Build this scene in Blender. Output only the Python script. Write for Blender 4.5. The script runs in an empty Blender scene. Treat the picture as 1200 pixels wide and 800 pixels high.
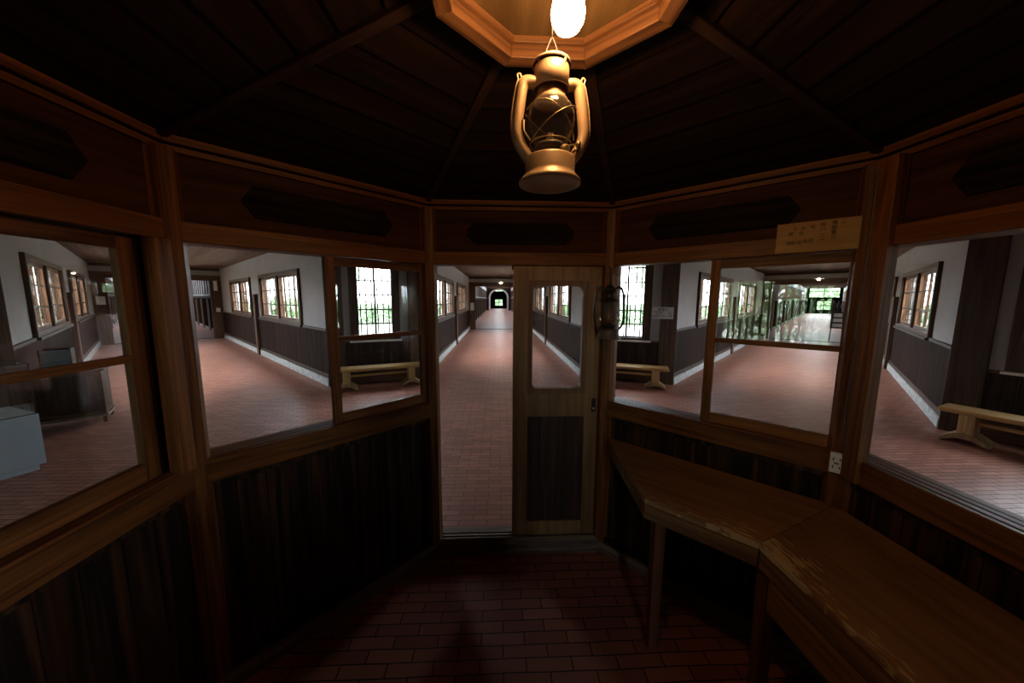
import bpy, bmesh, math, random
from mathutils import Matrix, Vector
random.seed(7)
PI = math.pi
COL = bpy.context.scene.collection
R = math.radians

# ------------------------------------------------------------------ helpers
class MB:
    """collects shapes, build() links them as one mesh object"""
    def __init__(self): self.bm = bmesh.new()
    def _faces(self, vs, fs):
        v = [self.bm.verts.new(p) for p in vs]
        for f in fs:
            try: self.bm.faces.new([v[i] for i in f])
            except ValueError: pass
        return self
    def box(self, x0, x1, y0, y1, z0, z1):
        vs = [(x, y, z) for z in (z0, z1) for y in (y0, y1) for x in (x0, x1)]
        return self._faces(vs, [(0,2,3,1),(4,5,7,6),(0,1,5,4),(2,6,7,3),(0,4,6,2),(1,3,7,5)])
    def prism(self, pts, a, b, axis='z'):
        n = len(pts)
        if axis == 'z': f = lambda p, h: (p[0], p[1], h)
        elif axis == 'x': f = lambda p, h: (h, p[0], p[1])
        else: f = lambda p, h: (p[0], h, p[1])
        vs = [f(p, a) for p in pts] + [f(p, b) for p in pts]
        fs = [tuple(range(n)), tuple(range(2*n-1, n-1, -1))]
        fs += [(i, (i+1) % n, n+(i+1) % n, n+i) for i in range(n)]
        return self._faces(vs, fs)
    def frame(self, x0, x1, z0, z1, y0, y1, w, wb=None, wt=None):
        """rectangular ring in the xz plane"""
        wb = w if wb is None else wb; wt = w if wt is None else wt
        self.box(x0, x0+w, y0, y1, z0, z1); self.box(x1-w, x1, y0, y1, z0, z1)
        self.box(x0+w, x1-w, y0, y1, z0, z0+wb); self.box(x0+w, x1-w, y0, y1, z1-wt, z1)
        return self
    def mitre(self, y0, y1, z0, z1, k=.41421356):
        return self.prism([(-k*y0, y0), (k*y0, y0), (k*y1, y1), (-k*y1, y1)], z0, z1)
    def lathe(self, prof, c=(0, 0, 0), seg=32):
        rings = []
        for r, z in prof:
            if r < 1e-6: rings.append([self.bm.verts.new((c[0], c[1], c[2]+z))])
            else: rings.append([self.bm.verts.new((c[0]+r*math.cos(2*PI*i/seg), c[1]+r*math.sin(2*PI*i/seg), c[2]+z)) for i in range(seg)])
        for a, b in zip(rings, rings[1:]):
            for i in range(seg):
                j = (i+1) % seg
                q = ([a[0]] if len(a) == 1 else [a[i], a[j]]) + ([b[0]] if len(b) == 1 else [b[j], b[i]])
                if len(q) > 2:
                    try: self.bm.faces.new(q)
                    except ValueError: pass
        return self
    def tube(self, path, r, seg=10, closed=False):
        P = [Vector(p) for p in path]; n = len(P)
        rr = r if isinstance(r, (list, tuple)) else [r]*n
        rings = []; up = None
        for i, p in enumerate(P):
            if closed: d = P[(i+1) % n]-P[i-1]
            else: d = P[min(i+1, n-1)]-P[max(i-1, 0)]
            d.normalize()
            if up is None:
                up = Vector((0, 0, 1)) if abs(d.z) < .9 else Vector((0, 1, 0))
            s = d.cross(up).normalized(); up = s.cross(d).normalized()
            rings.append([self.bm.verts.new(p+(s*math.cos(2*PI*k/seg)+up*math.sin(2*PI*k/seg))*rr[i]) for k in range(seg)])
        m = n if closed else n-1
        for i in range(m):
            a, b = rings[i], rings[(i+1) % n]
            for k in range(seg): self.bm.faces.new([a[k], a[(k+1) % seg], b[(k+1) % seg], b[k]])
        if not closed:
            self.bm.faces.new(rings[0][::-1]); self.bm.faces.new(rings[-1])
        return self
    def build(self, name, mat, parent=None, bevel=0, smooth=False, loc=None, rot=None):
        bm = self.bm
        bmesh.ops.recalc_face_normals(bm, faces=bm.faces[:])
        me = bpy.data.meshes.new(name); bm.to_mesh(me); bm.free()
        if smooth:
            for p in me.polygons: p.use_smooth = True
        o = bpy.data.objects.new(name, me); COL.objects.link(o)
        if mat: me.materials.append(mat)
        if parent: o.parent = parent
        if loc: o.location = loc
        if rot: o.rotation_euler = rot
        if bevel:
            b = o.modifiers.new('bevel', 'BEVEL'); b.width = bevel; b.segments = 2; b.limit_method = 'ANGLE'; b.angle_limit = R(50)
            b.harden_normals = False
        return o

def smooth_path(pts, n=6):
    """Catmull-Rom through pts"""
    P = [Vector(p) for p in pts]; out = []
    for i in range(len(P)-1):
        p0 = P[max(i-1, 0)]; p1 = P[i]; p2 = P[i+1]; p3 = P[min(i+2, len(P)-1)]
        for k in range(n):
            t = k/n
            out.append(.5*((2*p1)+(p2-p0)*t+(2*p0-5*p1+4*p2-p3)*t*t+(3*p1-p0-3*p2+p3)*t**3))
    out.append(P[-1]); return out

def empty(name, loc=(0, 0, 0), rz=0, parent=None):
    o = bpy.data.objects.new(name, None); COL.objects.link(o)
    o.location = loc; o.rotation_euler = (0, 0, rz); o.empty_display_size = .1
    if parent: o.parent = parent
    return o
def tag(o, label, cat, group=None, kind=None):
    o['label'] = label; o['category'] = cat
    if group: o['group'] = group
    if kind: o['kind'] = kind
    return o
def struct(o, label, cat, group=None): return tag(o, label, cat, group, 'structure')
def copy_tree(o, parent=None):
    c = o.copy(); COL.objects.link(c)
    if parent: c.parent = parent
    for ch in list(o.children): copy_tree(ch, c)
    return c
def pol(ang, d, t=0, z=0):
    """point at distance d along azimuth ang (deg, clockwise from +y), t to the right"""
    a = R(ang); return Vector((math.sin(a)*d+math.cos(a)*t, math.cos(a)*d-math.sin(a)*t, z))

# ------------------------------------------------------------------ materials
def mat_base(name):
    m = bpy.data.materials.new(name); m.use_nodes = True
    nt = m.node_tree; return m, nt, nt.nodes['Principled BSDF']
def N(nt, t, **kw):
    n = nt.nodes.new(t)
    for k, v in kw.items(): setattr(n, k, v)
    return n
def ramp(nt, fac, stops):
    r = N(nt, 'ShaderNodeValToRGB'); e = r.color_ramp.elements
    while len(e) < len(stops): e.new(.5)
    for el, (p, c) in zip(e, stops): el.position = p; el.color = (*c, 1)
    nt.links.new(fac, r.inputs[0]); return r.outputs[0]
def math_(nt, op, a, b=None):
    n = N(nt, 'ShaderNodeMath', operation=op)
    for i, v in enumerate((a, b)):
        if v is None: continue
        if isinstance(v, (int, float)): n.inputs[i].default_value = v
        else: nt.links.new(v, n.inputs[i])
    return n.outputs[0]
def mixc(nt, fac, a, b, mode='MIX'):
    n = N(nt, 'ShaderNodeMix', data_type='RGBA', blend_type=mode)
    if isinstance(fac, (int, float)): n.inputs[0].default_value = fac
    else: nt.links.new(fac, n.inputs[0])
    for i, v in ((6, a), (7, b)):
        if isinstance(v, tuple): n.inputs[i].default_value = (*v, 1)
        else: nt.links.new(v, n.inputs[i])
    return n.outputs[2]

def wood(name, dark, light, axis='x', rough=.5, across=14, along=1.1, planks=None, groove=.03, contrast=(.37, .64), wear=None, bump=.25, spec=.35):
    """procedural timber, grain along the given object axis; planks=(axis, width) draws board joints"""
    m, nt, b = mat_base(name); L = nt.links.new
    tc = N(nt, 'ShaderNodeTexCoord'); geo = N(nt, 'ShaderNodeNewGeometry')
    add = N(nt, 'ShaderNodeVectorMath', operation='MULTIPLY_ADD')
    comb = N(nt, 'ShaderNodeCombineXYZ')
    isl = geo.outputs['Random Per Island']
    for i in range(3): L(isl, comb.inputs[i])
    L(comb.outputs[0], add.inputs[0]); add.inputs[1].default_value = (7, 5, 9); L(tc.outputs['Object'], add.inputs[2])
    vec = add.outputs[0]; plank_rand = None
    if planks:
        sep = N(nt, 'ShaderNodeSeparateXYZ'); L(tc.outputs['Object'], sep.inputs[0])
        q = math_(nt, 'DIVIDE', sep.outputs['xyz'.index(planks[0])], planks[1])
        fl = math_(nt, 'FLOOR', q); fr = math_(nt, 'SUBTRACT', q, fl)
        wn = N(nt, 'ShaderNodeTexWhiteNoise', noise_dimensions='1D'); L(fl, wn.inputs['W']); plank_rand = wn.outputs['Value']
        edge = math_(nt, 'MINIMUM', fr, math_(nt, 'SUBTRACT', 1.0, fr))
        edge = math_(nt, 'MINIMUM', math_(nt, 'DIVIDE', edge, groove), 1.0)
        c2 = N(nt, 'ShaderNodeCombineXYZ'); 
        for i in range(3): L(math_(nt, 'MULTIPLY', plank_rand, 13.0), c2.inputs[i])
        a2 = N(nt, 'ShaderNodeVectorMath', operation='ADD'); L(vec, a2.inputs[0]); L(c2.outputs[0], a2.inputs[1]); vec = a2.outputs[0]
    mp = N(nt, 'ShaderNodeMapping'); s = [across*1.7]*3; s['xyz'.index(axis)] = along; mp.inputs['Scale'].default_value = s; L(vec, mp.inputs[0])
    n1 = N(nt, 'ShaderNodeTexNoise'); n1.inputs['Scale'].default_value = 1; n1.inputs['Detail'].default_value = 5; n1.inputs['Distortion'].default_value = 1.3; L(mp.outputs[0], n1.inputs['Vector'])
    mp2 = N(nt, 'ShaderNodeMapping'); s = [across*9]*3; s['xyz'.index(axis)] = along*3; mp2.inputs['Scale'].default_value = s; L(vec, mp2.inputs[0])
    n2 = N(nt, 'ShaderNodeTexNoise'); n2.inputs['Scale'].default_value = 1; n2.inputs['Detail'].default_value = 3; L(mp2.outputs[0], n2.inputs['Vector'])
    f = math_(nt, 'ADD', math_(nt, 'MULTIPLY', n1.outputs[0], .7), math_(nt, 'MULTIPLY', n2.outputs[0], .3))
    col = ramp(nt, f, [(contrast[0], dark), (contrast[1], light)])
    rnd = plank_rand if plank_rand is not None else isl
    v = math_(nt, 'ADD', math_(nt, 'MULTIPLY', rnd, .5), .75)
    hsv = N(nt, 'ShaderNodeHueSaturation'); L(v, hsv.inputs['Value']); L(col, hsv.inputs['Color']); col = hsv.outputs[0]
    h = f
    if planks:
        col = mixc(nt, edge, (dark[0]*.25, dark[1]*.25, dark[2]*.25), col)
        h = math_(nt, 'ADD', math_(nt, 'MULTIPLY', f, .25), edge)
    rv = math_(nt, 'ADD', math_(nt, 'MULTIPLY', n2.outputs[0], .25), rough-.12)
    if wear:
        wc, wy0, wy1, thr = wear
        sp = N(nt, 'ShaderNodeSeparateXYZ'); L(tc.outputs['Object'], sp.inputs[0])
        mr = N(nt, 'ShaderNodeMapRange'); L(sp.outputs['Y'], mr.inputs[0]); mr.inputs[1].default_value = wy0; mr.inputs[2].default_value = wy1
        mr.inputs[3].default_value = 1; mr.inputs[4].default_value = 0
        mpw = N(nt, 'ShaderNodeMapping'); mpw.inputs['Scale'].default_value = (16, 100, 16); L(tc.outputs['Object'], mpw.inputs[0])
        nw = N(nt, 'ShaderNodeTexNoise'); nw.inputs['Scale'].default_value = 1; nw.inputs['Detail'].default_value = 6; L(mpw.outputs[0], nw.inputs['Vector'])
        mpv = N(nt, 'ShaderNodeMapping'); mpv.inputs['Scale'].default_value = (2.2, 3, 2); L(tc.outputs['Object'], mpv.inputs[0])
        nv = N(nt, 'ShaderNodeTexNoise'); nv.inputs['Scale'].default_value = 1; L(mpv.outputs[0], nv.inputs['Vector'])
        k = math_(nt, 'ADD', math_(nt, 'ADD', nw.outputs[0], math_(nt, 'MULTIPLY', nv.outputs[0], .9)), math_(nt, 'MULTIPLY', mr.outputs[0], .38))
        mk = N(nt, 'ShaderNodeMapRange'); L(k, mk.inputs[0]); mk.inputs[1].default_value = thr; mk.inputs[2].default_value = thr+.06
        col = mixc(nt, mk.outputs[0], col, wc)
        rv = math_(nt, 'ADD', rv, math_(nt, 'MULTIPLY', mk.outputs[0], .25))
    L(col, b.inputs['Base Color']); L(rv, b.inputs['Roughness'])
    b.inputs['Specular IOR Level'].default_value = spec
    bp = N(nt, 'ShaderNodeBump'); bp.inputs['Strength'].default_value = bump; bp.inputs['Distance'].default_value = .006; L(h, bp.inputs['Height']); L(bp.outputs[0], b.inputs['Normal'])
    return m

def plain(name, c, rough=.6, metallic=0, noise=.12, scale=30, spec=.5):
    m, nt, b = mat_base(name); L = nt.links.new
    tc = N(nt, 'ShaderNodeTexCoord'); n = N(nt, 'ShaderNodeTexNoise'); n.inputs['Scale'].default_value = scale; n.inputs['Detail'].default_value = 4; L(tc.outputs['Object'], n.inputs['Vector'])
    col = ramp(nt, n.outputs[0], [(.3, tuple(x*(1-noise) for x in c)), (.7, tuple(min(1, x*(1+noise)) for x in c))])
    L(col, b.inputs['Base Color']); b.inputs['Roughness'].default_value = rough; b.inputs['Metallic'].default_value = metallic
    b.inputs['Specular IOR Level'].default_value = spec
    return m

def glass(name, tint=(.97, .985, .98), ior=1.5, rough=0.0, dust=0):
    m = bpy.data.materials.new(name); m.use_nodes = True; nt = m.node_tree; L = nt.links.new
    nt.nodes.remove(nt.nodes['Principled BSDF']); out = nt.nodes['Material Output']
    tr = N(nt, 'ShaderNodeBsdfTransparent'); tr.inputs[0].default_value = (*tint, 1)
    gl = N(nt, 'ShaderNodeBsdfGlossy'); gl.inputs['Roughness'].default_value = rough
    geo = N(nt, 'ShaderNodeNewGeometry'); fr = N(nt, 'ShaderNodeFresnel')
    L(math_(nt, 'ADD', math_(nt, 'MULTIPLY', geo.outputs['Backfacing'], 1/ior-ior), ior), fr.inputs['IOR'])
    tc = N(nt, 'ShaderNodeTexCoord'); nz = N(nt, 'ShaderNodeTexNoise'); nz.inputs['Scale'].default_value = 3.5; L(tc.outputs['Object'], nz.inputs['Vector'])
    bp = N(nt, 'ShaderNodeBump'); bp.inputs['Strength'].default_value = .04; bp.inputs['Distance'].default_value = .02; L(nz.outputs[0], bp.inputs['Height']); L(bp.outputs[0], gl.inputs['Normal'])
    mx = N(nt, 'ShaderNodeMixShader'); L(fr.outputs[0], mx.inputs[0]); L(tr.outputs[0], mx.inputs[1]); L(gl.outputs[0], mx.inputs[2]); L(mx.outputs[0], out.inputs[0])
    if dust:
        df = N(nt, 'ShaderNodeBsdfDiffuse'); df.inputs[0].default_value = (.6, .55, .48, 1); m2 = N(nt, 'ShaderNodeMixShader'); m2.inputs[0].default_value = dust
        L(mx.outputs[0], m2.inputs[1]); L(df.outputs[0], m2.inputs[2]); L(m2.outputs[0], out.inputs[0])
    return m

def emit(name, c, s):
    m, nt, b = mat_base(name); b.inputs['Base Color'].default_value = (.8, .8, .8, 1)
    b.inputs['Emission Color'].default_value = (*c, 1); b.inputs['Emission Strength'].default_value = s
    return m

def brick_mat():
    m, nt, b = mat_base('red_brick_paving'); L = nt.links.new
    tc = N(nt, 'ShaderNodeTexCoord')
    br = N(nt, 'ShaderNodeTexBrick'); br.offset = .5; br.offset_frequency = 2
    for k, v in (('Scale', 1), ('Mortar Size', .0035), ('Mortar Smooth', .2), ('Bias', 0), ('Brick Width', .224), ('Row Height', .067)): br.inputs[k].default_value = v
    br.inputs['Color1'].default_value = (.0, .0, .0, 1); br.inputs['Color2'].default_value = (1, 1, 1, 1); br.inputs['Mortar'].default_value = (.5, .5, .5, 1)
    nz = N(nt, 'ShaderNodeTexNoise'); nz.inputs['Scale'].default_value = 4; nz.inputs['Detail'].default_value = 2; L(tc.outputs['Object'], nz.inputs['Vector'])
    wob = N(nt, 'ShaderNodeVectorMath', operation='MULTIPLY_ADD'); L(nz.outputs['Color'], wob.inputs[0]); wob.inputs[1].default_value = (.012, .012, 0); L(tc.outputs['Object'], wob.inputs[2])
    L(wob.outputs[0], br.inputs['Vector'])
    fine = N(nt, 'ShaderNodeTexNoise'); fine.inputs['Scale'].default_value = 60; fine.inputs['Detail'].default_value = 5; L(tc.outputs['Object'], fine.inputs['Vector'])
    big = N(nt, 'ShaderNodeTexNoise'); big.inputs['Scale'].default_value = .9; big.inputs['Detail'].default_value = 4; L(tc.outputs['Object'], big.inputs['Vector'])
    f = math_(nt, 'ADD', math_(nt, 'MULTIPLY', br.outputs['Color'], .55), math_(nt, 'MULTIPLY', fine.outputs[0], .45))
    col = ramp(nt, f, [(.2, (.28, .095, .060)), (.55, (.40, .150, .098)), (.85, (.52, .205, .14))])
    col = mixc(nt, math_(nt, 'MULTIPLY', big.outputs[0], .5), col, (.28, .11, .078))
    col = mixc(nt, br.outputs['Fac'], col, (.030, .018, .016))
    L(col, b.inputs['Base Color'])
    rv = math_(nt, 'ADD', math_(nt, 'MULTIPLY', fine.outputs[0], .22), .30)
    rv = math_(nt, 'ADD', rv, math_(nt, 'MULTIPLY', br.outputs['Fac'], .3)); L(rv, b.inputs['Roughness']); b.inputs['Specular IOR Level'].default_value = .4
    h = math_(nt, 'ADD', math_(nt, 'MULTIPLY', br.outputs['Fac'], -1.0), math_(nt, 'MULTIPLY', fine.outputs[0], .18))
    bp = N(nt, 'ShaderNodeBump'); bp.inputs['Strength'].default_value = .55; bp.inputs['Distance'].default_value = .004; L(h, bp.inputs['Height']); L(bp.outputs[0], b.inputs['Normal'])
    return m

M = {}
AMB = ((.050, .018, .004), (.19, .072, .018))
for ax in 'xz': M['amber_'+ax] = wood('amber_timber_'+ax, *AMB, axis=ax, rough=.48, spec=.2)
for ax in 'xyz': M['pale_'+ax] = wood('worn_pale_timber_'+ax, (.17, .10, .045), (.36, .235, .115), axis=ax, rough=.5)
M['board'] = wood('dark_board_z', (.008, .0045, .003), (.105, .045, .019), axis='z', across=9, along=.8, rough=.6, contrast=(.44, .72), spec=.2)
M['frieze'] = wood('frieze_board_x', (.024, .0085, .0025), (.072, .026, .008), axis='x', across=10, rough=.6, spec=.08)
M['plaque'] = wood('blackened_plaque_x', (.004, .003, .0025), (.022, .012, .007), axis='x', across=16, rough=.8, spec=.05)
M['door'] = wood('ash_door_z', (.14, .076, .026), (.26, .15, .058), axis='z', across=7, along=.8, rough=.45)
M['door_dark'] = wood('door_inset_board_z', (.012, .006, .0035), (.07, .032, .015), axis='z', across=12, rough=.5, planks=('x', .075), groove=.04)
M['door_trim'] = wood('door_trim_z', (.09, .045, .016), (.17, .088, .034), axis='z', rough=.5)
M['worn_x'] = wood('grey_worn_threshold_x', (.07, .05, .033), (.25, .19, .135), axis='x', across=12, along=1.5, rough=.75)
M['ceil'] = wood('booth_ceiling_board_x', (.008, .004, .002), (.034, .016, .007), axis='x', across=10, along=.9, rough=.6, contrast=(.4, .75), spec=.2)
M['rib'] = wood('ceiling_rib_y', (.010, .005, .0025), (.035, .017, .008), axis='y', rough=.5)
M['ring'] = wood('orange_ring_timber_x', (.075, .032, .013), (.27, .13, .052), axis='x', rough=.45)
M['tray'] = wood('ring_plate_y', (.085, .05, .02), (.17, .105, .043), axis='y', across=7, rough=.5)
M['table'] = wood('varnished_table_x', (.17, .090, .040), (.32, .18, .085), axis='x', across=6, rough=.38, wear=((.55, .42, .28), -.02, .24, 1.25))
M['table_edge'] = wood('table_edge_x', (.10, .052, .022), (.26, .15, .072), axis='x', across=12, rough=.5)
M['table_leg'] = wood('table_leg_z', (.07, .024, .010), (.16, .062, .026), axis='z', rough=.5)
M['drawer'] = wood('pale_drawer_y', (.14, .075, .028), (.25, .145, .06), axis='y', rough=.45)
M['bench'] = wood('honey_bench_x', (.25, .135, .045), (.44, .265, .105), axis='x', rough=.38)
M['bench_z'] = wood('honey_bench_z', (.28, .155, .06), (.47, .30, .14), axis='z', rough=.42)
M['hallboard'] = wood('hall_wainscot_z', (.011, .0055, .0042), (.045, .024, .018), axis='z', rough=.75, planks=('y', .11), groove=.09, bump=.5, spec=.06)
M['hallboard_x'] = wood('hall_wainscot_front_z', (.012, .006, .004), (.055, .027, .017), axis='z', rough=.6, planks=('x', .10), groove=.08, bump=.5, spec=.2)
M['halltrim_x'] = wood('hall_trim_x', (.026, .012, .006), (.105, .052, .025), axis='x', rough=.5)
M['halltrim_y'] = wood('hall_trim_y', (.022, .012, .009), (.055, .032, .022), axis='y', rough=.5)
M['halltrim_z'] = wood('hall_trim_z', (.026, .012, .006), (.105, .052, .025), axis='z', rough=.5)
M['winframe'] = wood('window_timber_z', (.05, .02, .008), (.14, .062, .026), axis='z', rough=.5)
M['hallceil'] = wood('hall_ceiling_y', (.075, .042, .026), (.17, .10, .062), axis='y', rough=.5, planks=('x', .12), groove=.07)
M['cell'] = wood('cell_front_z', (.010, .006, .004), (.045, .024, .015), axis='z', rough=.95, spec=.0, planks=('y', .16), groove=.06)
M['cellbrown'] = wood('cell_lattice_z', (.10, .05, .028), (.22, .115, .065), axis='z', rough=.55)
M['plaster'] = plain('white_plaster', (.35, .33, .312), .9, noise=.04, scale=2)
M['lit_plaster'] = plain('lit_plaster_tone', (.74, .74, .74), .9, noise=.03, scale=2)  # same plaster in a brighter tone, skylight put into the colour
M['stone'] = plain('pale_stone_base', (.40, .40, .39), .8, noise=.35, scale=14)
M['iron'] = plain('black_iron', (.02, .019, .018), .45, .6, noise=.3)
M['bar'] = plain('dark_window_bar', (.06, .045, .04), .6)
M['tin'] = plain('dull_tin', (.52, .37, .22), .42, .3, noise=.12, scale=18)
M['tin_dark'] = plain('dark_burner', (.05, .04, .03), .5, .5)
M['wire'] = plain('brass_wire', (.35, .25, .13), .4, .7)
M['blacktin'] = plain('black_enamel_tin', (.016, .015, .014), .42, .3, noise=.3)
M['oldtin'] = plain('tarnished_tank', (.075, .062, .048), .5, .4, noise=.3)
M['paper'] = plain('white_notice', (.62, .60, .58), .7, noise=.02)
M['ink'] = plain('black_ink', (.02, .02, .02), .7)
M['sheet'] = wood('tan_wood_sheet_x', (.25, .145, .05), (.33, .20, .075), axis='x', across=8, rough=.6, bump=.05)
M['ivory'] = plain('ivory_plastic', (.62, .58, .50), .4, noise=.02)
M['whitecab'] = plain('pale_blue_grey_laminate', (.33, .38, .42), .5, noise=.03)
M['bulb'] = emit('glowing_bulb', (1.0, .52, .21), 6.3)
M['lampglow'] = emit('warm_lamp_glow', (1.0, .72, .42), 6)
M['enamel'] = plain('white_enamel', (.75, .73, .68), .35, noise=.02)
M['brass'] = plain('bulb_socket_brass', (.35, .25, .12), .4, .8)
M['glass'] = glass('window_glass')
M['globe'] = glass('lantern_globe_glass', (.94, .93, .90), dust=.05)
M['clear_globe'] = glass('clear_lantern_glass', (.95, .95, .93), ior=1.75)
M['red'] = plain('red_paint', (.45, .03, .02), .4)
M['brick'] = brick_mat()
M['gravel'] = plain('pale_yard_ground', (.34, .34, .29), .9, noise=.2, scale=3)
M['leaf'] = plain('hedge_leaves', (.16, .26, .12), .7, noise=.6, scale=2.5)
M['leaf2'] = plain('tree_leaves', (.30, .42, .22), .7, noise=.5, scale=3)
M['bark'] = plain('bark', (.10, .08, .06), .8)
M['dark_cloth'] = plain('black_cloth', (.012, .012, .014), .8)
M['skin'] = plain('skin_tone', (.45, .28, .2), .5)
M['hair'] = plain('black_hair', (.01, .009, .008), .5)
M['jeans'] = plain('navy_trousers', (.02, .022, .03), .8)

# ------------------------------------------------------------------ camera
scn = bpy.context.scene
cam = bpy.data.cameras.new('camera'); cam.sensor_width = 36; cam.lens = 12; cam.clip_start = .02; cam.clip_end = 400
co = bpy.data.objects.new('camera', cam); COL.objects.link(co); scn.camera = co
cp, cy, cr = .124917631, .0420675464, .00506507298
Fv = Vector((math.sin(cy)*math.cos(cp), math.cos(cy)*math.cos(cp), -math.sin(cp)))
Rv = Vector((math.cos(cy), -math.sin(cy), 0)); Uv = Rv.cross(Fv)
R2 = Rv*math.cos(cr)+Uv*math.sin(cr); U2 = -Rv*math.sin(cr)+Uv*math.cos(cr)
mw = Matrix((R2, U2, -Fv)).transposed().to_4x4(); mw.translation = (-.14421734, -.81370432, 1.76484788)
co.matrix_world = mw

# ------------------------------------------------------------------ ground and floor
HW, DM, DS = 1.79, 6.725, 6.9           # wing half width, wing mouth distance, short wall distance
Y1, Y2 = 19.0, 60.0                    # portal, far end of the cell blocks
g = MB().box(-120, 120, -120, 120, -.45, -.35).build('ground', M['gravel']); struct(g, 'pale yard ground outside the windows', 'ground')
fl = MB()
ring = [pol(a+22.5, 7.75) for a in range(0, 360, 45)]
fl.prism([(p.x, p.y) for p in ring], -.2, 0)
fo = fl.build('floor', M['brick']); struct(fo, 'red brick paving running through booth and central hall', 'floor')
def rotpts(pts, ang):
    return [(pol(ang, y, x).x, pol(ang, y, x).y) for x, y in pts]
for i, a in enumerate((0, -45, 45, -90, 90)):
    e = Y2 if abs(a) < 50 else Y1
    o = MB().prism(rotpts([(-2.1, 6.0), (2.1, 6.0), (2.1, e+.3), (-2.1, e+.3)], a), -.2, -.0008 - .0004*i).build('floor_%s' % ('center_wing', 'left_wing', 'right_wing', 'far_left_wing', 'far_right_wing')[i], M['brick'])
    struct(o, 'red brick floor of the %s' % ('corridor straight ahead', 'left diagonal corridor', 'right diagonal corridor', 'corridor at far left', 'corridor at far right')[i], 'floor')

# ------------------------------------------------------------------ the octagonal booth
AP = 1.388                              # inner apothem
NAMES = {0: 'front', 45: 'front_right', 90: 'right', 135: 'back_right', 180: 'back', 225: 'back_left', 270: 'left', 315: 'front_left'}
win_n = [0]; door_n = [0]
def add_sash(ang, t0, t1, y0, glass_z=(1.15, 1.927), label='', mid=1.55, st=.045, sr=.053):
    win_n[0] += 1
    r = empty('window_%d' % win_n[0], (0, 0, 0), -R(ang)); struct(r, label, 'window')
    z0, z1 = 1.098, 1.972
    s = MB().box(t0, t0+st, y0, y0+.028, z0, z1).box(t1-sr, t1, y0, y0+.028, z0, z1); s.build('sash_stile', M['amber_z'], r, .002)
    s = MB().box(t0+st, t1-sr, y0, y0+.028, z0, glass_z[0]).box(t0+st, t1-sr, y0, y0+.028, glass_z[1], z1); s.build('sash_rail', M['amber_x'], r, .002)
    s = MB().box(t0+st-.004, t1-sr+.004, y0-.003, y0+.026, mid-.012, mid+.013); s.build('glazing_bar', M['amber_x'], r, .002)
    s = MB().box(t0+st-.004, t1-sr+.004, y0+.013, y0+.016, mid+.012, glass_z[1]+.004); s.build('glass_pane', M['glass'], r)
    s = MB().box(t0+st-.004, t1-sr+.004, y0+.013, y0+.016, glass_z[0]-.004, mid-.012); s.build('glass_pane', M['glass'], r)
    return r

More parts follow.
